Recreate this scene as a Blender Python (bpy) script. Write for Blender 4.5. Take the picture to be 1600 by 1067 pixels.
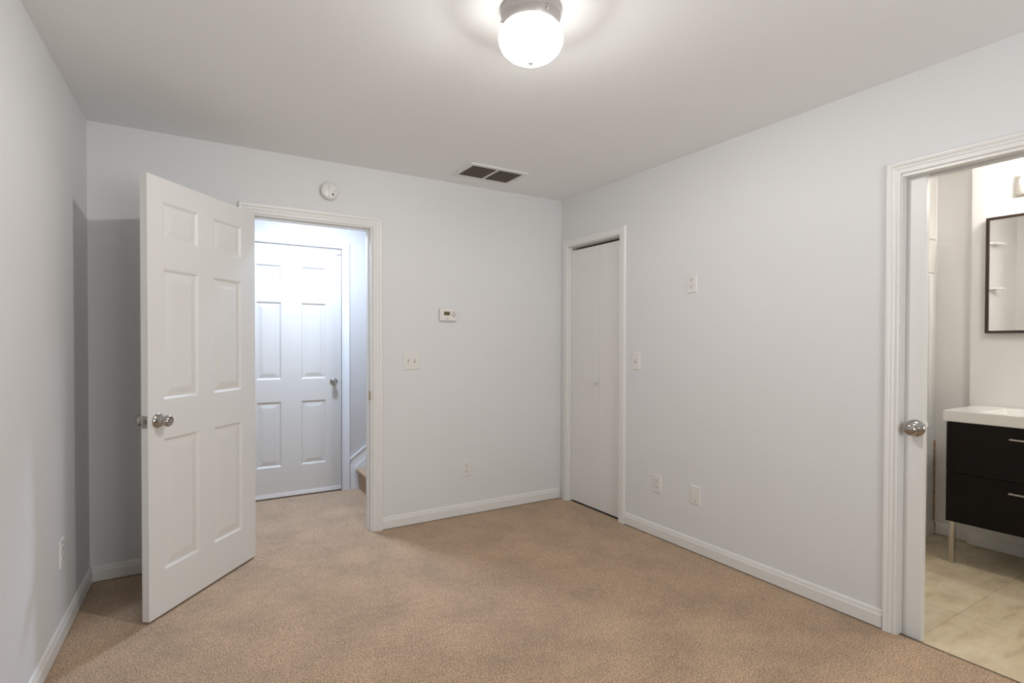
import bpy, bmesh, math, random
from mathutils import Vector, Matrix

# ------------------------------------------------------------------ scene, camera, world, exposure
S = bpy.context.scene
COL = S.collection
for o in list(bpy.data.objects):
    bpy.data.objects.remove(o)
S.view_settings.view_transform = 'Standard'
S.view_settings.look = 'None'
S.view_settings.gamma = 1
S.view_settings.use_curve_mapping = False
S.view_settings.exposure = 0.10

FL, CY = 851.73, 545.94
YAW, PITCH, ROLL = 0.5493, 0.0129, 0.0025
CAM = Vector((-2.6887, -3.6199, 1.2802))
f = Vector((math.sin(YAW) * math.cos(PITCH), math.cos(YAW) * math.cos(PITCH), -math.sin(PITCH)))
r0 = Vector((math.cos(YAW), -math.sin(YAW), 0))
u0 = r0.cross(f)
r = r0 * math.cos(ROLL) + u0 * math.sin(ROLL)
u = -r0 * math.sin(ROLL) + u0 * math.cos(ROLL)
cd = bpy.data.cameras.new('camera')
cam = bpy.data.objects.new('camera', cd)
COL.objects.link(cam)
cd.sensor_fit = 'HORIZONTAL'
cd.sensor_width = 36
cd.lens = FL / 1600 * 36
cd.shift_y = (CY - 533.5) / 1600
cd.clip_start = 0.02
m = Matrix((r, u, -f)).transposed().to_4x4()
m.translation = CAM
cam.matrix_world = m
S.camera = cam

W = bpy.data.worlds.new('world')
S.world = W
W.use_nodes = True
W.node_tree.nodes['Background'].inputs[0].default_value = (0.8, 0.9, 1, 1)
W.node_tree.nodes['Background'].inputs[1].default_value = 0.3

CX, CYL = -1.635, -2.02       # bedroom ceiling lamp
HX, HY = -1.75, 0.46          # hallway ceiling lamp
LAMP_W, LAMP_C = 82, (1.0, 0.98, 0.96)
HALL_W, HALL_C = 29, (0.75, 0.93, 1.27)
BATH_C = (1.0, 0.955, 0.885)
WIN_FILL_W, WIN_FILL_C = 50, (0.96, 0.985, 1.0)


def light(name, kind, loc, watts, col, size=0.1, rot=None, size_y=None):
    d = bpy.data.lights.new(name, kind)
    d.energy = watts
    d.color = col
    if kind == 'POINT':
        d.shadow_soft_size = size
    else:
        d.shape = 'RECTANGLE'
        d.size = size
        d.size_y = size_y or size
    o = bpy.data.objects.new(name, d)
    COL.objects.link(o)
    o.location = loc
    if rot:
        o.rotation_euler = rot
    return o


# fill light, added with the unseen window behind the camera, tilted up
light('window_fill_light', 'AREA', (-1.55, -5.30, 1.35), WIN_FILL_W, WIN_FILL_C, 1.35, (math.radians(115), 0, 0), 1.25)

# ------------------------------------------------------------------ materials


def mat(name, col, rough=0.5, metal=0.0, bump=None, var=None, spec=None, coat=None):
    mt = bpy.data.materials.new(name)
    mt.use_nodes = True
    nt = mt.node_tree
    b = nt.nodes['Principled BSDF']
    b.inputs['Base Color'].default_value = (*col, 1)
    b.inputs['Roughness'].default_value = rough
    b.inputs['Metallic'].default_value = metal
    if spec is not None:
        b.inputs['Specular IOR Level'].default_value = spec
    if coat:
        b.inputs['Coat Weight'].default_value = coat
    tc = nt.nodes.new('ShaderNodeTexCoord')
    if var:
        n = nt.nodes.new('ShaderNodeTexNoise')
        n.inputs['Scale'].default_value = var[0]
        n.inputs['Detail'].default_value = 5
        nt.links.new(tc.outputs['Object'], n.inputs['Vector'])
        rp = nt.nodes.new('ShaderNodeValToRGB')
        rp.color_ramp.elements[0].position = 0.3
        rp.color_ramp.elements[1].position = 0.7
        rp.color_ramp.elements[0].color = (*[c * (1 - var[1]) for c in col], 1)
        rp.color_ramp.elements[1].color = (*[min(1, c * (1 + var[1])) for c in col], 1)
        nt.links.new(n.outputs['Fac'], rp.inputs['Fac'])
        nt.links.new(rp.outputs['Color'], b.inputs['Base Color'])
    if bump:
        n = nt.nodes.new('ShaderNodeTexNoise')
        n.inputs['Scale'].default_value = bump[0]
        n.inputs['Detail'].default_value = 3
        nt.links.new(tc.outputs['Object'], n.inputs['Vector'])
        bp = nt.nodes.new('ShaderNodeBump')
        bp.inputs['Strength'].default_value = bump[1]
        bp.inputs['Distance'].default_value = bump[2]
        nt.links.new(n.outputs['Fac'], bp.inputs['Height'])
        nt.links.new(bp.outputs['Normal'], b.inputs['Normal'])
    return mt


M_WALL = mat('wall_paint', (0.735, 0.735, 0.735), 0.75, bump=(160, 0.15, 0.0006), var=(1.2, 0.012), spec=0.25)
M_CEIL = mat('ceiling_paint', (0.90, 0.905, 0.91), 0.9, bump=(120, 0.2, 0.0008), spec=0.15)
M_TRIM = mat('trim_paint', (0.77, 0.76, 0.735), 0.35, bump=(90, 0.05, 0.0004), spec=0.4)
M_DOOR = mat('door_paint', (0.76, 0.75, 0.725), 0.38, bump=(220, 0.08, 0.0003), spec=0.4)
M_FLAT = mat('closet_door_paint', (0.77, 0.76, 0.735), 0.5)
M_PLASTIC = mat('white_plastic', (0.76, 0.745, 0.71), 0.35)
M_SLOT = mat('dark_slot', (0.03, 0.028, 0.025), 0.6)
M_GREYSLOT = mat('grey_detail', (0.18, 0.17, 0.16), 0.6)
M_NICKEL = mat('satin_nickel', (0.43, 0.405, 0.375), 0.17, 1.0)
M_BRASS = mat('aged_brass', (0.42, 0.33, 0.17), 0.4, 1.0)
M_STEEL = mat('brushed_steel', (0.55, 0.52, 0.48), 0.32, 1.0)
M_PAN = mat('lamp_pan_metal', (0.36, 0.33, 0.315), 0.3, 0.35)
M_DARKWOOD = mat('black_brown_wood', (0.006, 0.0035, 0.0022), 0.45, var=(9, 0.3), spec=0.18)
M_FRAME = mat('mirror_frame_wood', (0.030, 0.014, 0.009), 0.35)
M_CERAMIC = mat('white_ceramic', (0.82, 0.81, 0.78), 0.12)
M_MIRROR = mat('mirror_glass', (0.84, 0.84, 0.83), 0.01, 1.0)
M_GLASSTILE = mat('wall_tile', (0.63, 0.61, 0.58), 0.2)
M_THRESH = mat('dark_threshold', (0.11, 0.075, 0.045), 0.6)
M_SWFRAME = mat('switch_slot', (0.36, 0.35, 0.33), 0.5)
M_RUST = mat('rusty_stain', (0.42, 0.26, 0.15), 0.8, var=(60, 0.4))
M_GRILLE = mat('vent_grille', (0.105, 0.09, 0.075), 0.6)
M_LCD = mat('olive_display', (0.10, 0.085, 0.03), 0.25)
M_DARK = mat('void_shade', (0.02, 0.018, 0.016), 0.9)  # near-black colour standing in for shade in the closet and track slot
M_CREAM = mat('bath_wall_paint', (0.78, 0.77, 0.75), 0.6, spec=0.3)


def carpet_mat():
    mt = bpy.data.materials.new('cut_pile_carpet')
    mt.use_nodes = True
    nt = mt.node_tree
    L = nt.links
    b = nt.nodes['Principled BSDF']
    b.inputs['Roughness'].default_value = 1
    b.inputs['Specular IOR Level'].default_value = 0.05
    b.inputs['Sheen Weight'].default_value = 0.25
    b.inputs['Sheen Roughness'].default_value = 0.6
    tc = nt.nodes.new('ShaderNodeTexCoord')

    def noise(sc, det=3, rough=0.6):
        n = nt.nodes.new('ShaderNodeTexNoise')
        n.inputs['Scale'].default_value = sc
        n.inputs['Detail'].default_value = det
        n.inputs['Roughness'].default_value = rough
        L.new(tc.outputs['Object'], n.inputs['Vector'])
        return n.outputs['Fac']

    def ramp(fac, p0, c0, p1, c1):
        rp = nt.nodes.new('ShaderNodeValToRGB')
        e = rp.color_ramp.elements
        e[0].position, e[0].color = p0, (*c0, 1)
        e[1].position, e[1].color = p1, (*c1, 1)
        L.new(fac, rp.inputs['Fac'])
        return rp.outputs['Color']

    def mul(a, c):
        mx = nt.nodes.new('ShaderNodeMix')
        mx.data_type = 'RGBA'
        mx.blend_type = 'MULTIPLY'
        mx.inputs['Factor'].default_value = 1
        L.new(a, mx.inputs[6])
        L.new(c, mx.inputs[7])
        return mx.outputs[2]
    fine = ramp(noise(170, 4, 0.75), 0.41, (0.20, 0.117, 0.064), 0.59, (0.80, 0.555, 0.345))
    brush = ramp(noise(3.2, 4, 0.6), 0.35, (0.84, 0.84, 0.84), 0.65, (1.10, 1.10, 1.10))
    mid = ramp(noise(28, 2), 0.3, (0.90, 0.90, 0.90), 0.7, (1.07, 1.07, 1.07))
    L.new(mul(mul(fine, brush), mid), b.inputs['Base Color'])
    bp = nt.nodes.new('ShaderNodeBump')
    bp.inputs['Strength'].default_value = 0.9
    bp.inputs['Distance'].default_value = 0.006
    L.new(noise(150, 4, 0.75), bp.inputs['Height'])
    bp2 = nt.nodes.new('ShaderNodeBump')
    bp2.inputs['Strength'].default_value = 0.35
    bp2.inputs['Distance'].default_value = 0.02
    L.new(noise(14, 3), bp2.inputs['Height'])
    L.new(bp.outputs['Normal'], bp2.inputs['Normal'])
    L.new(bp2.outputs['Normal'], b.inputs['Normal'])
    return mt


M_CARPET = carpet_mat()


def tile_mat():
    mt = bpy.data.materials.new('marbled_floor_tile')
    mt.use_nodes = True
    nt = mt.node_tree
    L = nt.links
    b = nt.nodes['Principled BSDF']
    b.inputs['Roughness'].default_value = 0.38
    tc = nt.nodes.new('ShaderNodeTexCoord')
    mp = nt.nodes.new('ShaderNodeMapping')
    mp.inputs['Rotation'].default_value = (0, 0, 0)
    mp.inputs['Location'].default_value = (-0.05, -0.222, 0)
    L.new(tc.outputs['Object'], mp.inputs['Vector'])
    br = nt.nodes.new('ShaderNodeTexBrick')
    br.offset = 0
    br.squash = 1
    br.inputs['Scale'].default_value = 1
    br.inputs['Brick Width'].default_value = 0.457
    br.inputs['Row Height'].default_value = 0.457
    br.inputs['Mortar Size'].default_value = 0.003
    br.inputs['Mortar Smooth'].default_value = 0.4
    br.inputs['Color1'].default_value = (1, 1, 1, 1)
    br.inputs['Color2'].default_value = (0.93, 0.93, 0.93, 1)
    br.inputs['Mortar'].default_value = (0.72, 0.69, 0.64, 1)
    L.new(mp.outputs['Vector'], br.inputs['Vector'])
    mp2 = nt.nodes.new('ShaderNodeMapping')
    mp2.inputs['Scale'].default_value = (2.2, 5.5, 1)
    mp2.inputs['Rotation'].default_value = (0, 0, 0.9)
    L.new(tc.outputs['Object'], mp2.inputs['Vector'])
    n = nt.nodes.new('ShaderNodeTexNoise')
    n.inputs['Scale'].default_value = 2.2
    n.inputs['Detail'].default_value = 8
    n.inputs['Roughness'].default_value = 0.62
    n.inputs['Distortion'].default_value = 0.35
    L.new(mp2.outputs['Vector'], n.inputs['Vector'])
    rp = nt.nodes.new('ShaderNodeValToRGB')
    e = rp.color_ramp.elements
    e[0].position, e[0].color = 0.26, (0.42, 0.32, 0.20, 1)
    e[1].position, e[1].color = 0.68, (0.72, 0.62, 0.45, 1)
    k = e.new(0.45)
    k.color = (0.62, 0.51, 0.345, 1)
    L.new(n.outputs['Fac'], rp.inputs['Fac'])
    mx = nt.nodes.new('ShaderNodeMix')
    mx.data_type = 'RGBA'
    mx.blend_type = 'MULTIPLY'
    mx.inputs['Factor'].default_value = 1
    L.new(rp.outputs['Color'], mx.inputs[6])
    L.new(br.outputs['Color'], mx.inputs[7])
    L.new(mx.outputs[2], b.inputs['Base Color'])
    return mt


M_TILE = tile_mat()


def globe_mat(name, strength, col, through):
    mt = bpy.data.materials.new(name)
    mt.use_nodes = True
    nt = mt.node_tree
    nt.nodes.remove(nt.nodes['Principled BSDF'])
    out = nt.nodes['Material Output']
    em = nt.nodes.new('ShaderNodeEmission')
    em.inputs['Color'].default_value = (*col, 1)
    em.inputs['Strength'].default_value = strength
    if through <= 0:
        nt.links.new(em.outputs[0], out.inputs[0])
        return mt
    tr = nt.nodes.new('ShaderNodeBsdfTransparent')
    mx = nt.nodes.new('ShaderNodeMixShader')
    mx.inputs[0].default_value = through
    nt.links.new(em.outputs[0], mx.inputs[1])
    nt.links.new(tr.outputs[0], mx.inputs[2])
    nt.links.new(mx.outputs[0], out.inputs[0])
    return mt


M_GLOBE = globe_mat('frosted_globe_lit', 8.5, (1.0, 0.985, 0.93), 0.45)
M_HGLOBE = globe_mat('hall_diffuser_lit', 6.0, (0.86, 0.93, 1.1), 0)
M_HPAINT = mat('hall_paint_dimmed', (0.56, 0.53, 0.485), 0.7)  # wall paint darkened and warmed to offset the strong blue hall light
M_HDOOR = mat('hall_door_paint_dimmed', (0.58, 0.55, 0.50), 0.4)  # door paint darkened and warmed in the same way against the hall light
M_BULB = globe_mat('vanity_bulb_lit', 58.0, BATH_C, 0)

# ------------------------------------------------------------------ helpers


def tag(o, label=None, cat=None, group=None, kind=None):
    if label:
        o['label'] = label
    if cat:
        o['category'] = cat
    if group:
        o['group'] = group
    if kind:
        o['kind'] = kind
    return o


def link(name, bm, material, parent=None, smooth=False, bevel=0.0):
    bmesh.ops.recalc_face_normals(bm, faces=bm.faces)
    me = bpy.data.meshes.new(name)
    bm.to_mesh(me)
    bm.free()
    me.materials.append(material)
    if smooth:
        for p in me.polygons:
            p.use_smooth = True
    o = bpy.data.objects.new(name, me)
    COL.objects.link(o)
    if parent:
        o.parent = parent
    if bevel:
        md = o.modifiers.new('bevel', 'BEVEL')
        md.width = bevel
        md.segments = 2
        md.limit_method = 'ANGLE'
        md.angle_limit = math.radians(40)
    if smooth:
        try:
            me.set_sharp_from_angle(angle=math.radians(35))
        except Exception:
            pass
    return o


def box(bm, x0, x1, y0, y1, z0, z1):
    vs = [bm.verts.new((x, y, z)) for x in (x0, x1) for y in (y0, y1) for z in (z0, z1)]
    for q in ((0, 1, 3, 2), (4, 6, 7, 5), (0, 4, 5, 1), (2, 3, 7, 6), (0, 2, 6, 4), (1, 5, 7, 3)):
        bm.faces.new([vs[i] for i in q])
    return bm


def bx(*a):
    return box(bmesh.new(), *a)


def boxes(lst):
    bm = bmesh.new()
    for b in lst:
        box(bm, *b)
    return bm


def lathe(bm, prof, origin, axis, seg=40, cap=True):
    """prof = [(radius, distance along axis)]"""
    ax = Vector(axis).normalized()
    t = Vector((0, 0, 1)) if abs(ax.z) < 0.9 else Vector((1, 0, 0))
    a = ax.cross(t).normalized()
    b = ax.cross(a)
    o = Vector(origin)
    rings = []
    for rr, d in prof:
        if rr < 1e-6:
            rings.append([bm.verts.new(o + ax * d)])
        else:
            rings.append([bm.verts.new(o + ax * d + (a * math.cos(2 * math.pi * i / seg) + b * math.sin(2 * math.pi * i / seg)) * rr) for i in range(seg)])
    for q, w in zip(rings, rings[1:]):
        for i in range(seg):
            j = (i + 1) % seg
            if len(q) == 1 and len(w) == 1:
                continue
            if len(q) == 1:
                bm.faces.new((q[0], w[i], w[j]))
            elif len(w) == 1:
                bm.faces.new((q[i], q[j], w[0]))
            else:
                bm.faces.new((q[i], q[j], w[j], w[i]))
    if cap:
        for q in (rings[0], rings[-1]):
            if len(q) > 2:
                bm.faces.new(q)
    return bm


def prism(bm, pts, fn, d0, d1):
    """pts: 2D polygon, fn(a,b,d)->xyz"""
    A = [bm.verts.new(fn(a, b, d0)) for a, b in pts]
    B = [bm.verts.new(fn(a, b, d1)) for a, b in pts]
    n = len(pts)
    bm.faces.new(A)
    bm.faces.new(B)
    for i in range(n):
        j = (i + 1) % n
        bm.faces.new((A[i], A[j], B[j], B[i]))
    return bm


def empty(name, loc=(0, 0, 0), rz=0.0):
    o = bpy.data.objects.new(name, None)
    o.empty_display_size = 0.1
    COL.objects.link(o)
    o.location = loc
    o.rotation_euler = (0, 0, rz)
    return o


def copy_tree(o, parent=None):
    c = o.copy()
    COL.objects.link(c)
    c.parent = parent
    for ch in list(o.children):
        copy_tree(ch, c)
    return c


def struct(name, bm, m_, parent=None, **k):
    o = link(name, bm, m_, parent, **k)
    if not parent:
        o['kind'] = 'structure'
    return o


H = 2.44
LX = -3.0945
LA = 0.0419                      # the left wall runs a little off square


def lw(t, off=0.0):              # point on the left wall t metres from the back corner, off into the room
    return Vector((LX - t * math.sin(LA) + off * math.cos(LA), -t * math.cos(LA) - off * math.sin(LA), 0))


# ------------------------------------------------------------------ shell
YB = -4.95
# floor (carpet), runs through the doorway into the hallway
bm = bmesh.new()
prism(bm, [(-3.45, YB), (0.02, YB), (0.02, 0.0), (0.02, 0.1), (0.02, 1.3), (-3.45, 1.3)], lambda a, b, d: (a, b, d), -0.05, 0)
struct('floor', bm, M_CARPET)
struct('floor_bathroom', bx(0.021, 1.85, -4.6, -1.7, -0.08, -0.02), M_TILE)
# ceiling
struct('ceiling', bx(-3.45, 0.1, YB, 0.1, H, H + 0.08), M_CEIL)
# back wall with the hallway doorway
DX0, DX1, DZ = -2.315, -1.585, 2.055
struct('wall_back', boxes([(-3.25, DX0, 0, 0.1, 0, H), (DX1, 0.115, 0, 0.1, 0, H), (DX0, DX1, 0, 0.1, DZ, H)]), M_WALL)
# left wall
bm = bmesh.new()
p0, p1, q1, q0 = lw(-0.02), lw(5.05), lw(5.05, -0.1), lw(-0.02, -0.1)
prism(bm, [(p.x, p.y) for p in (p0, p1, q1, q0)], lambda a, b, d: (a, b, d), 0, H)
struct('wall_left', bm, M_WALL)
# right wall: two skins with a pocket for the sliding door; closet and bathroom openings
CY0, CY1, CZ = -0.100, -0.702, 2.050
BY0, BY1, BZ = -2.472, -3.22, 2.016


def skin(x0, x1):
    return [(x0, x1, CY0, 0.0, 0, H), (x0, x1, CY1, CY0, CZ, H), (x0, x1, BY0, CY1, -0.02, H),
            (x0, x1, BY1, BY0, BZ, H), (x0, x1, YB, BY1, -0.02, H)]


struct('wall_right', boxes(skin(0.0, 0.040)), M_WALL)
struct('wall_right_inner', boxes(skin(0.090, 0.115)), M_CREAM)
# wall behind the camera, with a window added for the fill light
WX0, WX1, WZ0, WZ1 = -2.25, -0.85, 0.80, 2.10
struct('wall_front', boxes([(-3.5, WX0, YB, YB + 0.1, 0, H), (WX1, 0.0, YB, YB + 0.1, 0, H), (WX0, WX1, YB, YB + 0.1, 0, WZ0), (WX0, WX1, YB, YB + 0.1, WZ1, H)]), M_WALL)
wn = empty('added_window_1', ((WX0 + WX1) / 2, YB + 0.05, WZ0))
tag(wn, kind='structure')
hw, hh = (WX1 - WX0) / 2, WZ1 - WZ0
link('window_frame', boxes([(-hw, -hw + 0.05, -0.03, 0.03, 0, hh), (hw - 0.05, hw, -0.03, 0.03, 0, hh), (-hw + 0.05, hw - 0.05, -0.03, 0.03, 0, 0.05),
                            (-hw + 0.05, hw - 0.05, -0.03, 0.03, hh - 0.05, hh), (-hw + 0.05, hw - 0.05, -0.02, 0.02, hh / 2 - 0.02, hh / 2 + 0.02)]), M_TRIM, wn)

# hallway shell
HW = 1.15
struct('wall_hallway_far', boxes([(-3.4, -2.27, HW, HW + 0.12, 0, 3.6), (-1.483, 1.2, HW, HW + 0.12, 0, 3.6), (-2.27, -1.483, HW, HW + 0.12, 2.085, 3.6)]), M_HPAINT)
struct('wall_hallway_left', bx(-3.4, -3.3, 0.1, HW, 0, H), M_HPAINT)
struct('wall_hallway_right', bx(1.1, 1.2, 0.1, HW, 0, 3.6), M_HPAINT)
struct('wall_stair_side', boxes([(0.115, 1.2, 0.0, 0.1, 0, 3.6), (-1.1, 0.115, 0.0, 0.1, H + .08, 3.6)]), M_HPAINT)
struct('ceiling_hallway', bx(-3.4, -1.2, 0.1, HW, H, H + 0.08), M_CEIL)
struct('ceiling_stair', boxes([(-1.2, 1.2, 0.1, HW, 3.6, 3.68), (-1.2, -1.12, 0.1, HW, H + .08, 3.6)]), M_CEIL)
# closet shell, coloured near-black to stand in for the unlit interior
struct('wall_closet', boxes([(0.115, 0.70, -0.80, -0.76, 0, H), (0.66, 0.70, -0.76, 0.0, 0, H), (0.115, 0.7, -0.76, 0.0, H, H + .05), (0.021, 0.7, -0.76, 0.0, -0.05, 0.0)]), M_DARK)
# bathroom shell
BX0, BX1, BP = 1.725, 1.680, -1.955
struct('wall_bathroom_back', boxes([(BX0, BX0 + 0.1, -2.16, BP + 0.1, -0.02, H), (BX1, BX0 + 0.1, -4.6, -2.16, -0.02, H)]), M_CREAM)
struct('wall_bathroom_left', bx(0.115, BX0, BP, BP + 0.1, -0.02, H), M_CREAM)
struct('wall_bathroom_right', bx(0.115, BX0, -4.6, -4.5, -0.02, H), M_CREAM)
struct('ceiling_bathroom', bx(0.10, BX0 + 0.1, -4.6, BP + 0.1, H, H + 0.08), M_CEIL)

# ------------------------------------------------------------------ trim
PROF = [(0.0, 0.0), (0.0, 0.008), (0.004, 0.011), (0.010, 0.011), (0.014, 0.008), (0.019, 0.008), (0.023, 0.012), (0.030, 0.013),
        (0.034, 0.011), (0.038, 0.015), (0.046, 0.017), (0.052, 0.017), (0.055, 0.013), (0.055, 0.0)]


def casing(name, u0, u1, ztop, width, fn, prof=PROF, z0=0.0):
    """fn(u, z, depth) -> xyz"""
    bm = bmesh.new()
    sc = width / prof[-1][0]
    sg = 1 if u1 > u0 else -1
    cols = []
    for w, d in prof:
        w *= sc
        cols.append([bm.verts.new(fn(u0 - sg * w, z0, d)), bm.verts.new(fn(u0 - sg * w, ztop + w, d)),
                     bm.verts.new(fn(u1 + sg * w, ztop + w, d)), bm.verts.new(fn(u1 + sg * w, z0, d))])
    n = len(cols)
    for i in range(n):
        a, b = cols[i], cols[(i + 1) % n]
        for k in range(3):
            bm.faces.new((a[k], a[k + 1], b[k + 1], b[k]))
    bm.faces.new([c[0] for c in cols])
    bm.faces.new([c[3] for c in cols])
    return struct(name, bm, M_TRIM)


SIMPLE = [(0.0, 0.0), (0.0, 0.011), (0.003, 0.014), (0.010, 0.015), (0.040, 0.015), (0.050, 0.012), (0.055, 0.007), (0.055, 0.0)]
casing('trim_1', DX0 - 0.004, DX1 + 0.012, DZ - 0.004, 0.064, lambda a, z, d: (a, -d, z))
casing('trim_2', DX0, DX1, DZ, 0.060, lambda a, z, d: (a, 0.1 + d, z), SIMPLE)
casing('trim_3', CY0 + 0.004, CY1 - 0.003, CZ, 0.060, lambda a, z, d: (-d, a, z), SIMPLE)
casing('trim_4', BY0, BY1, BZ, 0.052, lambda a, z, d: (-d, a, z))
casing('trim_5', BY0, BY1, BZ, 0.052, lambda a, z, d: (0.115 + d, a, z), z0=-0.02)
casing('trim_6', -2.262, -1.487, 2.078, 0.064, lambda a, z, d: (a, HW - d, z))
# jambs: hallway doorway (with stop), closet, bathroom pocket, hallway door
JT = 0.012
struct('trim_7', boxes([(DX0, DX0 + JT, 0.0, 0.1, 0, DZ), (DX1 - 0.002, DX1 + 0.008, -0.001, 0.101, 0, DZ), (DX0 + JT, DX1, -0.001, 0.101, DZ - JT, DZ),
                        (DX1 - 0.011, DX1 - 0.001, 0.040, 0.075, 0, DZ - JT), (DX0 + JT, DX1 - 0.011, 0.040, 0.075, DZ - JT - 0.011, DZ - JT), (DX0 + JT, DX0 + JT + 0.011, 0.040, 0.075, 0, DZ - JT)]), M_TRIM, bevel=0.001)
struct('trim_8', boxes([(-0.001, 0.116, CY0 - 0.003, CY0 + 0.006, 0, CZ), (-0.001, 0.116, CY1 - 0.006, CY1 + 0.003, 0, CZ), (-0.001, 0.116, CY1 + 0.003, CY0 - 0.003, CZ - 0.006, CZ)]), M_TRIM)
struct('trim_9', boxes([(-0.002, 0.042, BY0 - 0.004, BY0 + 0.012, 0, BZ), (0.088, 0.117, BY0 - 0.003, BY0 + 0.012, 0, BZ),
                        (-0.002, 0.042, BY1, BY0 - 0.003, BZ - 0.012, BZ + 0.002), (0.088, 0.117, BY1, BY0 - 0.003, BZ - 0.012, BZ + 0.002),
                        (-0.002, 0.117, BY1 - 0.012, BY1, 0, BZ)]), M_TRIM)
struct('track_slot_shade', boxes([(0.042, 0.088, BY1, BY0, BZ + 0.03, BZ + 0.05)]), M_DARK)  # dark strip put in as the shade up in the sliding-door track slot
struct('trim_11', boxes([(-2.27, -2.262, HW, HW + 0.12, 0, 2.085), (-1.487, -1.483, HW, HW + 0.12, 0, 2.085), (-2.262, -1.487, HW, HW + 0.12, 2.079, 2.085)]), M_TRIM)

BASE = [(0, 0.006), (0.013, 0.006), (0.013, 0.058), (0.011, 0.064), (0.009, 0.068), (0.009, 0.074), (0.006, 0.082), (0.0, 0.086)]


def base(name, A, B, nrm, z=0.0, m_=None, sc=1.0):
    bm = bmesh.new()
    A, B, n = Vector((*A, 0)), Vector((*B, 0)), Vector((*nrm, 0)).normalized()
    P = [[bm.verts.new(E + n * d + Vector((0, 0, z + h * sc))) for d, h in BASE] for E in (A, B)]
    k = len(BASE)
    for i in range(k):
        j = (i + 1) % k
        bm.faces.new((P[0][i], P[0][j], P[1][j], P[1][i]))
    bm.faces.new(P[0])
    bm.faces.new(P[1])
    return struct(name, bm, m_ or M_TRIM)


base('baseboard_back', (-1.509, 0), (-0.013, 0), (0, -1))
base('baseboard_back_left', (LX + 0.01, 0), (-2.384, 0), (0, -1))
pa, pb = lw(0.013), lw(4.85)
base('baseboard_left', (pa.x, pa.y), (pb.x, pb.y), (math.cos(LA), -math.sin(LA)))
base('baseboard_right', (0, -0.767), (0, -2.418), (-1, 0))
base('baseboard_bathroom_back', (BX0, BP), (BX0, -2.16), (-1, 0), -0.022, sc=1.0)
base('baseboard_bathroom_right', (BX1, -2.16), (BX1, -4.5), (-1, 0), -0.022, sc=0.88)
base('baseboard_bathroom_left', (0.13, BP), (BX0 - 0.014, BP), (0, -1), -0.022)
# tiled shower return, its edging and the stained corner at the far left of the bathroom
struct('trim_12', boxes([(0.75, 1.692, BP - 0.006, BP, 1.755, 1.975), (0.75, 1.692, BP - 0.006, BP, 1.981, 2.44)]), M_GLASSTILE)
struct('trim_13', boxes([(1.60, 1.628, BP - 0.010, BP, 0.066, 1.735)]), M_TRIM)
struct('trim_14', boxes([(1.708, 1.7245, BP - 0.006, BP, 0.068, 0.62), (1.708, 1.7105, BP - 0.016, BP, -0.02, 0.062)]), M_RUST)
struct('trim_15', bx(0.011, 0.0205, BY1, -2.47, -0.02, 0.001), M_THRESH)

# ------------------------------------------------------------------ doors
PANX = ((0.092, 0.322), (0.432, 0.662))
PANZ = ((0.215, 0.828), (1.010, 1.620), (1.752, 1.930))


def six_panel(w, h, t, zo, pz=PANZ, px=PANX):
    """front face at y=0 (towards -y), back at y=t, raised panels on both faces"""
    bm = bmesh.new()
    xs = [0.0] + [v for p in px for v in p] + [w]
    zs = [0.0] + [v - zo for p in pz for v in p] + [h]

    def face(y, s):
        for i in range(len(xs) - 1):
            for j in range(len(zs) - 1):
                x0, x1, z0, z1 = xs[i], xs[i + 1], zs[j], zs[j + 1]
                if i % 2 == 1 and j % 2 == 1:
                    rings = []
                    for off, dep in ((0, 0), (0.004, 0.0015), (0.013, 0.009), (0.020, 0.009), (0.048, 0.0035), (0.052, 0.003)):
                        rings.append([bm.verts.new((a, y + s * dep, b)) for a, b in ((x0 + off, z0 + off), (x1 - off, z0 + off), (x1 - off, z1 - off), (x0 + off, z1 - off))])
                    for A, B in zip(rings, rings[1:]):
                        for k in range(4):
                            bm.faces.new((A[k], A[(k + 1) % 4], B[(k + 1) % 4], B[k]))
                    bm.faces.new(rings[-1])
                else:
                    bm.faces.new([bm.verts.new((a, y, b)) for a, b in ((x0, z0), (x1, z0), (x1, z1), (x0, z1))])
    face(0, 1)
    face(t, -1)
    for q in (((0, 0, 0), (0, t, 0), (0, t, h), (0, 0, h)), ((w, 0, 0), (w, 0, h), (w, t, h), (w, t, 0)),
              ((0, 0, 0), (w, 0, 0), (w, t, 0), (0, t, 0)), ((0, 0, h), (0, t, h), (w, t, h), (w, 0, h))):
        bm.faces.new([bm.verts.new(v) for v in q])
    bmesh.ops.remove_doubles(bm, verts=bm.verts, dist=0.0002)
    return bm


KNOB = [(0, 0), (0.0330, 0), (0.0335, 0.003), (0.031, 0.007), (0.024, 0.011), (0.0165, 0.014), (0.0145, 0.018), (0.0125, 0.024), (0.0135, 0.032), (0.019, 0.037),
        (0.0245, 0.043), (0.0265, 0.050), (0.0260, 0.057), (0.0225, 0.063), (0.0185, 0.066), (0.0175, 0.0645), (0.011, 0.063), (0.0100, 0.0645), (0.005, 0.0655), (0, 0.0655)]


def knob(parent, at, axis, prof=KNOB, sc=1.0):
    o = link('door_knob', lathe(bmesh.new(), [(a * sc, d * sc) for a, d in prof], at, axis, 48), M_NICKEL, parent, smooth=True)
    o['label'] = 'satin nickel door knob on a round rose'
    return o


def hinge(parent, x, y, z):
    bm = bmesh.new()
    lathe(bm, [(0.006, 0), (0.006, 0.088)], (x, y, z), (0, 0, 1), 14)
    lathe(bm, [(0.0, -0.004), (0.005, -0.003), (0.005, 0)], (x, y, z), (0, 0, 1), 14)
    lathe(bm, [(0.005, 0.088), (0.005, 0.092), (0, 0.093)], (x, y, z), (0, 0, 1), 14)
    return link('hinge', bm, M_NICKEL, parent, smooth=True)


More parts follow.
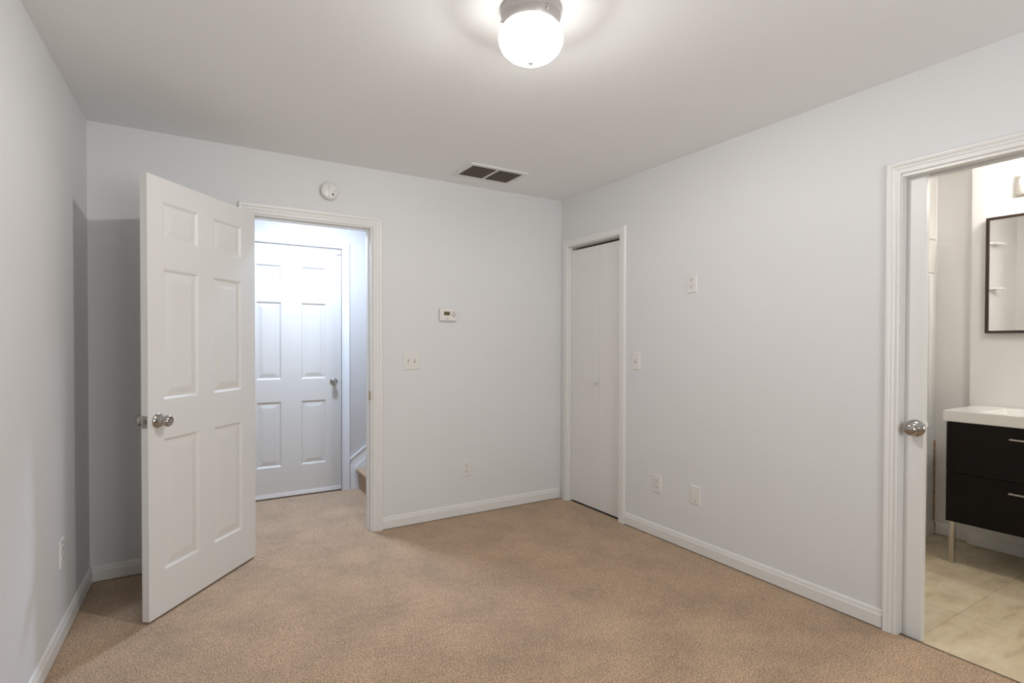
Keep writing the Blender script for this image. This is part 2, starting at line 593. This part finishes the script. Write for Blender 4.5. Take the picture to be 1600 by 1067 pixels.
# open bedroom door
RZ = math.atan2(0.611, 0.511)
d1 = empty('door_1', (-2.806, -0.683, 0.012), RZ)
tag(d1, 'open white six-panel door with nickel knob in the bedroom\'s left corner', 'door', kind='structure')
link('door_leaf', six_panel(0.785, 2.024, 0.035, 0.012), M_DOOR, d1)
knob(d1, (0.055, 0, 0.905), (0, -1, 0))
knob(d1, (0.055, 0.035, 0.905), (0, 1, 0))
o = link('latch_plate', bx(-0.0012, 0.001, 0.005, 0.030, 0.877, 0.933), M_NICKEL, d1)
bm = bmesh.new()
prism(bm, [(0.011, 0), (0.025, 0), (0.025, 0.007), (0.011, 0.011)], lambda a, b, d: (-b, a, d), 0.896, 0.914)
link('latch_bolt', bm, M_NICKEL, o)
for z in (0.20, 0.96, 1.75):
    hinge(d1, 0.790, 0.040, z)

# closed hallway door
d2 = empty('door_2', (-2.256, HW + 0.004, 0.022))
tag(d2, 'closed white six-panel door across the hallway beside the stairs', 'door', kind='structure')
w2 = 0.764
link('door_leaf', six_panel(w2, 2.050, 0.04, 0.022, ((0.258, 0.792), (0.972, 1.604), (1.760, 1.905)), ((0.094, 0.285), (0.437, 0.638))), M_HDOOR, d2)
knob(d2, (w2 - 0.064, 0, 0.922), (0, -1, 0), sc=0.92)
link('door_sweep', bx(0.004, w2 - 0.004, -0.006, 0.0, -0.008, 0.022), M_TRIM, d2)
link('latch_plate', bx(w2 - 0.0005, w2 + 0.0015, -0.001, 0.03, 0.893, 0.95), M_NICKEL, d2)
link('door_sensor', bx(w2 - 0.040, w2 - 0.004, -0.012, 0.0, 2.005, 2.040), M_PLASTIC, d2, bevel=0.002)

# closet bifold door
d3 = empty('door_3', (0.030, CY0, 0.008))
tag(d3, 'narrow white flush bifold closet door in the corner of the right wall', 'door', kind='structure')
mid = -0.346
link('door_panel', bx(0, 0.028, mid + 0.0012, -0.006, 0.0, 2.012), M_FLAT, d3, bevel=0.0015)
link('door_panel', bx(0.0, 0.028, CY1 - CY0 + 0.004, mid - 0.0012, 0.0, 2.012), M_FLAT, d3, bevel=0.0015)
link('door_knob', lathe(bmesh.new(), [(0, 0), (0.008, 0), (0.007, 0.008), (0.013, 0.013), (0.016, 0.019), (0.013, 0.025), (0, 0.027)], (0, mid + 0.032, 0.975), (-1, 0, 0), 24), M_TRIM, d3, smooth=True)
link('track', boxes([(0.006, 0.030, CY1 - CY0 + 0.004, -0.008, 2.026, 2.040)]), M_STEEL, d3)
link('pivot', lathe(bmesh.new(), [(0.006, 0), (0.006, 0.016)], (0.014, -0.04, 2.010), (0, 0, 1), 12), M_BRASS, d3)

# bathroom sliding door, mostly in its pocket
d4 = empty('door_4', (0.047, -2.547, -0.010))
tag(d4, 'white sliding bathroom door with nickel knob, mostly hidden in its wall pocket', 'door', kind='structure')
link('door_leaf', bx(0, 0.034, 0, 0.73, 0, 2.034), M_DOOR, d4, bevel=0.002)
BKN = [(0, 0), (0.033, 0), (0.034, 0.003), (0.032, 0.006), (0.022, 0.010), (0.013, 0.013), (0.0115, 0.024), (0.015, 0.030), (0.023, 0.036), (0.0265, 0.045), (0.0265, 0.052), (0.023, 0.060), (0.015, 0.066), (0, 0.068)]
knob(d4, (0, 0.028, 0.922), (-1, 0, 0), BKN, 1.08)
link('latch_bolt', bx(0.010, 0.024, -0.008, 0, 0.930, 0.948), M_TRIM, d4, bevel=0.002)

# strike plate in the hallway doorway jamb
sp = link('strike_plate', boxes([(-0.0015, 0.0, -0.018, 0.018, -0.030, -0.011), (-0.0015, 0.0, -0.018, 0.018, 0.011, 0.030), (-0.0015, 0.0, -0.018, -0.009, -0.011, 0.011), (-0.0015, 0.0, 0.009, 0.018, -0.011, 0.011)]), M_BRASS)
sp.location = (DX1 - 0.0022, 0.012, 0.920)
tag(sp, 'small brass strike plate on the right jamb of the hallway doorway', 'strike plate')

# ------------------------------------------------------------------ hallway stairs
st = empty('staircase', (-1.345, 0.62, 0.0))
tag(st, 'carpeted stairs rising to the right at the end of the hallway', 'staircase', kind='structure')
rise, run, wy = 0.182, 0.255, 0.505
for i in range(8):
    x0 = i * run
    bm = bmesh.new()
    z1 = (i + 1) * rise
    xe = (i + 1) * run if i < 7 else 2.3
    pts = [(x0, i * rise), (x0, z1 - 0.040), (x0 - 0.020, z1 - 0.034), (x0 - 0.030, z1 - 0.020), (x0 - 0.028, z1 - 0.007), (x0 - 0.016, z1), (xe, z1), (xe, i * rise)]
    prism(bm, pts, lambda a, b, d: (a, d, b), -wy, wy)
    link('step', bm, M_CARPET, st)
bm = bmesh.new()
L_ = 2.0
pts = [(-0.075, 0.0), (-0.075, 0.262), (-0.075 + L_, 0.262 + L_ * 0.75), (-0.075 + L_, 0.1)]
prism(bm, pts, lambda a, b, d: (a, d, b), wy + 0.010, 0.53)
link('skirt_board', bm, M_TRIM, st)
pts = [(-0.045, 0.0), (-0.045, 0.186), (-0.045 + L_, 0.186 + L_ * 0.75), (-0.045 + L_, 0.1)]
bm = bmesh.new()
prism(bm, pts, lambda a, b, d: (a, d, b), wy, wy + 0.010)
link('skirt_panel', bm, M_TRIM, st)
pts = [(-0.078, 0.256), (-0.078, 0.268), (-0.075 + L_, 0.268 + L_ * 0.75), (-0.075 + L_, 0.256 + L_ * 0.75)]
bm = bmesh.new()
prism(bm, pts, lambda a, b, d: (a, d, b), wy + 0.002, 0.53)
link('skirt_cap', bm, M_TRIM, st)

# ------------------------------------------------------------------ lamps


def dome_lamp(name, x, y, zc, gm, label, watts, col, radius):
    t = empty(name, (x, y, zc))
    tag(t, label, 'ceiling light')
    pan = [(0, 0), (0.104, 0), (0.106, -0.003), (0.1065, -0.012), (0.104, -0.022), (0.1035, -0.030), (0.100, -0.034), (0.0985, -0.048), (0.094, -0.060), (0.091, -0.062), (0.089, -0.060), (0.088, -0.020), (0, -0.018)]
    link('pan', lathe(bmesh.new(), pan, (0, 0, 0), (0, 0, 1), 72), M_PAN, t, smooth=True)
    link('dark_pan_liner', lathe(bmesh.new(), [(0.0875, -0.0205), (0.0875, -0.022), (0, -0.0225)], (0, 0, 0), (0, 0, 1), 48), M_GREYSLOT, t)  # dark liner added to soak up bulb light bouncing inside the pan
    gl = [(0.080, -0.057), (0.086, -0.060), (0.100, -0.068), (0.1095, -0.081), (0.1135, -0.098), (0.1115, -0.118), (0.102, -0.139), (0.083, -0.158),
          (0.057, -0.173), (0.031, -0.1815), (0.012, -0.184), (0, -0.1845)]
    link('glass_shade', lathe(bmesh.new(), gl, (0, 0, 0), (0, 0, 1), 72, cap=False), gm, t, smooth=True)
    for k in (0.5, 2.6, 4.7):
        c, s = math.cos(k), math.sin(k)
        link('thumb_screw', lathe(bmesh.new(), [(0, -0.004), (0.002, -0.004), (0.002, 0.005), (0.0045, 0.006), (0.0045, 0.011), (0, 0.012)], (0.096 * c, 0.096 * s, -0.046), (c, s, 0), 12), M_NICKEL, t, smooth=True)
    link('finial', lathe(bmesh.new(), [(0.010, -0.1835), (0.010, -0.187), (0.006, -0.190), (0.004, -0.192), (0, -0.193)], (0, 0, 0), (0, 0, 1), 16), M_PLASTIC, t, smooth=True)
    light(name + '_bulb_light', 'POINT', (x, y, zc - 0.064), watts, col, radius)
    return t


dome_lamp('ceiling_lamp', CX, CYL, H, M_GLOBE, 'lit mushroom-glass flush ceiling light in a grey metal pan', LAMP_W, LAMP_C, 0.028)
hl = empty('hallway_lamp', (HX, HY, H))
tag(hl, 'flat round ceiling light in the hallway, out of sight above the doorway', 'ceiling light')
link('pan', lathe(bmesh.new(), [(0, 0), (0.14, 0), (0.145, -0.004), (0.145, -0.022), (0.138, -0.026), (0.128, -0.026), (0.128, -0.020), (0, -0.020)], (0, 0, 0), (0, 0, 1), 56), M_TRIM, hl, smooth=True)
link('diffuser', lathe(bmesh.new(), [(0, -0.0215), (0.127, -0.0215), (0.127, -0.0235), (0, -0.0245)], (0, 0, 0), (0, 0, 1), 56), M_HGLOBE, hl)
la_ = light('hallway_lamp_light', 'AREA', (HX, HY, H - 0.027), HALL_W, HALL_C, 0.20, (0, 0, 0))
la_.data.shape = 'DISK'

bl = copy_tree(hl)  # unseen bathroom fixture, added as fill beside the vanity bulbs
bl.name = 'bathroom_fill_lamp'
bl.location = (0.80, -3.15, H)
tag(bl, 'flat round fill light added to the bathroom ceiling, out of sight past the doorway', 'ceiling light')
for ch in bl.children:
    if ch.name.startswith('diffuser'):
        ch.data = ch.data.copy()
        ch.data.materials[0] = globe_mat('bath_fill_diffuser_lit', 3.0, BATH_C, 0)
lb_ = light('bathroom_fill_light', 'AREA', (0.80, -3.15, H - 0.027), 9.0, BATH_C, 0.20, (0, 0, 0))
lb_.data.shape = 'DISK'

# ------------------------------------------------------------------ ceiling vent
vt = empty('ceiling_vent', (-0.855, -0.335, H))
tag(vt, 'white framed ceiling air vent with two dark grilles', 'air vent')
link('frame', boxes([(-0.222, 0.222, -0.148, -0.112, -0.010, 0), (-0.222, 0.222, 0.112, 0.148, -0.010, 0), (-0.222, -0.190, -0.112, 0.112, -0.010, 0),
                     (0.190, 0.222, -0.112, 0.112, -0.010, 0), (-0.008, 0.008, -0.112, 0.112, -0.010, -0.001)]), M_TRIM, vt, bevel=0.003)
link('backing', bx(-0.19, 0.19, -0.112, 0.112, -0.0015, -0.0005), M_GRILLE, vt)
for sx in (-1, 1):
    bm = bmesh.new()
    for k in range(15):
        y = -0.104 + k * 0.0149
        vs = [bm.verts.new(v) for v in ((sx * 0.009, y, -0.0025), (sx * 0.190, y, -0.0025), (sx * 0.190, y + 0.0095, -0.0085), (sx * 0.009, y + 0.0095, -0.0085),
                                        (sx * 0.009, y + 0.001, -0.0020), (sx * 0.190, y + 0.001, -0.0020), (sx * 0.190, y + 0.0105, -0.0080), (sx * 0.009, y + 0.0105, -0.0080))]
        for q in ((0, 1, 2, 3), (4, 7, 6, 5), (0, 4, 5, 1), (3, 2, 6, 7), (0, 3, 7, 4), (1, 5, 6, 2)):
            bm.faces.new([vs[i] for i in q])
    link('louvre_grille', bm, M_GRILLE, vt)
for sx in (-1, 1):
    link('screw', lathe(bmesh.new(), [(0.004, 0), (0.003, -0.002), (0, -0.0025)], (sx * 0.206, 0.0, -0.010), (0, 0, 1), 12), M_GREYSLOT, vt)

# ------------------------------------------------------------------ smoke detector
sd = empty('smoke_detector', (-1.857, 0, 2.247))
tag(sd, 'round white smoke detector on the wall above the doorway', 'smoke detector')
link('base', lathe(bmesh.new(), [(0.052, 0), (0.052, 0.006), (0.047, 0.008), (0.047, 0.011)], (0, 0, 0), (0, -1, 0), 56), M_PLASTIC, sd, smooth=True)
link('shadow_gap', lathe(bmesh.new(), [(0.049, 0.010), (0.049, 0.014)], (0, 0, 0), (0, -1, 0), 48), M_GREYSLOT, sd)
link('cover', lathe(bmesh.new(), [(0.056, 0.013), (0.0565, 0.020), (0.055, 0.028), (0.050, 0.034), (0.040, 0.037), (0, 0.039)], (0, 0, 0), (0, -1, 0), 56), M_PLASTIC, sd, smooth=True)
link('test_button', lathe(bmesh.new(), [(0.011, 0.036), (0.011, 0.041), (0.008, 0.042), (0, 0.042)], (0.002, 0, 0.010), (0, -1, 0), 24), M_PLASTIC, sd, smooth=True)
link('sounder_grille', lathe(bmesh.new(), [(0.0075, 0.035), (0.0075, 0.0395), (0, 0.0395)], (0.016, 0, -0.024), (0, -1, 0), 20), M_GREYSLOT, sd)
link('indicator', lathe(bmesh.new(), [(0.003, 0.035), (0.003, 0.0388), (0, 0.0388)], (0.030, 0, -0.004), (0, -1, 0), 12), M_GREYSLOT, sd)
link('seam', bx(-0.0095, -0.0082, -0.0392, -0.030, -0.046, 0.036), M_GREYSLOT, sd)

# ------------------------------------------------------------------ wall plates


def plate_bm(w, h, t=0.006):
    bm = bmesh.new()
    rings = []
    for off, d in ((0, 0), (0, 0.002), (0.004, t), ):
        rings.append([bm.verts.new((sx * (w / 2 - off), -d, sz * (h / 2 - off))) for sx, sz in ((-1, -1), (1, -1), (1, 1), (-1, 1))])
    for A, B in zip(rings, rings[1:]):
        for k in range(4):
            bm.faces.new((A[k], A[(k + 1) % 4], B[(k + 1) % 4], B[k]))
    bm.faces.new(rings[0])
    bm.faces.new(rings[-1])
    return bm


def screw(par, x, z, d=0.006):
    return link('screw', lathe(bmesh.new(), [(0.0032, d - 0.001), (0.0028, d + 0.0008), (0, d + 0.001)], (x, 0, z), (0, -1, 0), 12), M_PLASTIC, par)


def make_outlet():
    t = empty('wall_outlet')
    link('cover_plate', plate_bm(0.074, 0.118), M_PLASTIC, t)
    for s in (-1, 1):
        bm = bmesh.new()
        pts = []
        for k in range(32):
            a = 2 * math.pi * k / 32
            x, z = 0.0172 * math.cos(a), 0.0172 * math.sin(a)
            pts.append((x, max(-0.0135, min(0.0135, z)) + s * 0.0195))
        prism(bm, pts, lambda a, b, d: (a, -d, b), 0.004, 0.0078)
        rc = link('receptacle', bm, M_PLASTIC, t)
        c = s * 0.0195
        bm = boxes([(-0.0078, -0.0052, -0.0082, -0.0076, c - 0.001, c + 0.009), (0.0052, 0.0078, -0.0082, -0.0076, c, c + 0.008)])
        lathe(bm, [(0.0030, 0.0076), (0.0030, 0.0082)], (0, 0, c - 0.0075), (0, -1, 0), 12)
        link('slots', bm, M_SLOT, rc)
    screw(t, 0, 0)
    return t


RW = -math.pi / 2
GO = None
ol = make_outlet()
ol.location, ol.rotation_euler = (-0.869, 0, 0.345), (0, 0, 0)
tag(ol, 'white duplex outlet low on the back wall right of the doorway', 'outlet')
for loc, rz, lab in (((0, -1.066, 0.353), RW, 'white duplex outlet low on the right wall beside the blank cable plate'),
                     ((0, -1.341, 1.644), RW, 'white duplex outlet mounted high in the middle of the right wall'),
                     ((lw(0.630).x, lw(0.630).y, 0.374), math.pi / 2 - LA, 'white duplex outlet low on the left wall beside the open door')):
    c = copy_tree(ol)
    c.location, c.rotation_euler = loc, (0, 0, rz)
    c['label'] = lab


def toggle(par, x, up):
    link('switch_frame', bx(x - 0.0052, x + 0.0052, -0.0068, -0.005, -0.012, 0.012), M_SWFRAME, par)
    bm = bmesh.new()
    s = 1 if up else -1
    prism(bm, [(-0.005, -0.006), (0.005, -0.006), (s * 0.004 + 0.0035, -0.0175), (s * 0.004 - 0.0035, -0.0175)], lambda a, b, d: (x + d, b, a + s * 0.0025), -0.004, 0.004)
    link('toggle', bm, M_PLASTIC, par)


sw = empty('light_switch', (-1.299, 0, 1.148))
tag(sw, 'white double toggle light switch between the doorway and the thermostat', 'light switch')
link('cover_plate', plate_bm(0.120, 0.122), M_PLASTIC, sw)
toggle(sw, -0.023, False)
toggle(sw, 0.023, True)
for x in (-0.023, 0.023):
    for z in (-0.030, 0.030):
        screw(sw, x, z)
s2 = empty('light_switch', (0, -0.868, 1.154), RW)
tag(s2, 'white single toggle light switch right beside the closet door', 'light switch')
link('cover_plate', plate_bm(0.074, 0.120), M_PLASTIC, s2)
toggle(s2, 0, True)
for z in (-0.030, 0.030):
    screw(s2, 0, z)
cp = empty('cable_plate', (0, -1.379, 0.351), RW)
tag(cp, 'white blank wall plate with a small cable hole, low on the right wall', 'wall plate')
link('cover_plate', plate_bm(0.074, 0.114), M_PLASTIC, cp)
link('cable_hole', lathe(bmesh.new(), [(0.0035, 0.005), (0.0035, 0.0066), (0, 0.0066)], (0, 0, -0.037), (0, -1, 0), 14), M_GREYSLOT, cp)

# ------------------------------------------------------------------ thermostat
th = empty('thermostat', (-1.026, 0, 1.478))
tag(th, 'white wall thermostat with an olive display, right of the light switches', 'thermostat')
link('wall_base', bx(-0.060, 0.060, -0.008, 0, -0.042, 0.042), M_PLASTIC, th, bevel=0.003)
link('body', bx(-0.066, 0.066, -0.028, -0.008, -0.044, 0.048), M_PLASTIC, th, bevel=0.006)
link('display', bx(-0.036, 0.010, -0.0288, -0.027, -0.004, 0.022), M_LCD, th)
for x, z, w, h in ((0.040, 0.016, 0.004, 0.006), (0.040, -0.010, 0.004, 0.006), (0.027, 0.003, 0.006, 0.003), (0.054, 0.003, 0.006, 0.003)):
    link('arrow_button', bx(x - w, x + w, -0.0290, -0.027, z - h, z + h), M_GREYSLOT, th, bevel=0.001)
for x, w in ((-0.032, 0.004), (-0.008, 0.008)):
    link('button', bx(x - w, x + w, -0.0290, -0.027, -0.032, -0.025), M_STEEL, th, bevel=0.001)

# ------------------------------------------------------------------ bathroom furniture
va = empty('vanity_cabinet', (1.20, -2.212, -0.02))      # local: x to the wall, -y along the wall
tag(va, 'black-brown bathroom vanity with two drawers on steel legs', 'vanity')
VL = -0.80
link('carcass', bx(0.019, 0.470, VL, 0, 0.251, 0.838), M_DARKWOOD, va, bevel=0.001)
for z0, z1 in ((0.251, 0.5395), (0.5430, 0.836)):
    dr = link('drawer', bx(0, 0.018, VL, 0, z0, z1), M_DARKWOOD, va, bevel=0.002)
    zh = z1 - 0.060
    bm = boxes([(-0.028, -0.019, -0.545, -0.293, zh - 0.004, zh + 0.004), (-0.020, 0, -0.302, -0.294, zh - 0.003, zh + 0.003), (-0.020, 0, -0.544, -0.536, zh - 0.003, zh + 0.003)])
    link('handle', bm, M_STEEL, dr, bevel=0.0015)
for x, y in ((0.032, -0.022), (0.032, VL + 0.03)):
    link('leg', lathe(bmesh.new(), [(0.0155, 0), (0.0165, 0.002), (0.0165, 0.251)], (x, y, 0), (0, 0, 1), 24), M_STEEL, va, smooth=True)
sk = empty('washbasin', (1.195, -2.192, 0.820))
tag(sk, 'white ceramic washbasin top covering the dark vanity', 'washbasin')
bm = bmesh.new()
# slab with a shallow rectangular bowl
x0, x1, y0, y1, zt = 0.0, 0.484, -0.84, 0.0, 0.066
O = [(x0, y0), (x1, y0), (x1, y1), (x0, y1)]
I = [(0.060, -0.62), (0.400, -0.62), (0.400, -0.165), (0.060, -0.165)]
I2 = [(0.085, -0.59), (0.375, -0.59), (0.375, -0.195), (0.085, -0.195)]
vb = [bm.verts.new((a, b, 0)) for a, b in O]
v1 = [bm.verts.new((a, b, zt)) for a, b in O]
v2 = [bm.verts.new((a, b, zt - 0.002)) for a, b in I]
v3 = [bm.verts.new((a, b, 0.012)) for a, b in I2]
for A, B in ((vb, v1), (v1, v2), (v2, v3)):
    for k in range(4):
        bm.faces.new((A[k], A[(k + 1) % 4], B[(k + 1) % 4], B[k]))
bm.faces.new(vb)
bm.faces.new(v3)
link('basin', bm, M_CERAMIC, sk, bevel=0.006)
link('drain', lathe(bmesh.new(), [(0.022, 0.0125), (0.022, 0.015), (0.010, 0.014), (0, 0.013)], (0.24, -0.39, 0), (0, 0, 1), 24), M_STEEL, sk, smooth=True)

mi = empty('wall_mirror', (BX1, -2.243, 1.345))
tag(mi, 'tall mirror in a dark brown frame above the washbasin', 'mirror')
ML, MH, FW = 0.60, 0.722, 0.016
link('frame', boxes([(-0.034, 0, -FW, 0, 0, MH), (-0.034, 0, -ML, -ML + FW, 0, MH), (-0.034, 0, -ML + FW, -FW, 0, FW), (-0.034, 0, -ML + FW, -FW, MH - FW, MH)]), M_FRAME, mi, bevel=0.001)
link('glass', bx(-0.026, -0.010, -ML + FW - 0.002, -FW + 0.002, FW - 0.002, MH - FW + 0.002), M_MIRROR, mi)

lb = empty('vanity_light', (BX1, -2.378, 2.180))
tag(lb, 'chrome vanity light bar with round white globe bulbs over the mirror', 'wall light')
link('back_plate', bx(-0.030, 0, -0.64, 0, 0, 0.118), M_STEEL, lb, bevel=0.004)
for k in range(4):
    y = -0.085 - k * 0.158
    link('socket', lathe(bmesh.new(), [(0.020, 0.028), (0.018, 0.046), (0.014, 0.050)], (0, y, 0.062), (-1, 0, 0), 24), M_STEEL, lb, smooth=True)
    bm = bmesh.new()
    prof = [(0.012, 0.046)] + [(0.044 * math.sin(t), 0.092 - 0.044 * math.cos(t)) for t in [0.32 + i * (math.pi - 0.32) / 14 for i in range(15)]]
    prof[-1] = (0, prof[-1][1])
    lathe(bm, prof, (0, y, 0.062), (-1, 0, 0), 32)
    link('globe_bulb', bm, M_BULB, lb, smooth=True)

# two corner shelves on the shower return, seen in the mirror
for z, lab in ((2.04, 'upper white corner shelf reflected in the bathroom mirror'), (1.695, 'lower white corner shelf reflected in the bathroom mirror')):
    bm = bmesh.new()
    pts = [(0, 0)] + [(0.15 * math.cos(t), -0.065 * math.sin(t)) for t in [i * math.pi / 2 / 10 for i in range(11)]]
    prism(bm, pts, lambda a, b, d: (a, b, d), 0, 0.018)
    c = link('corner_shelf', bm, M_CERAMIC, None, bevel=0.003)
    c.location = (0.55, BP - 0.001, z)
    tag(c, lab, 'shelf', 'shower corner shelves')
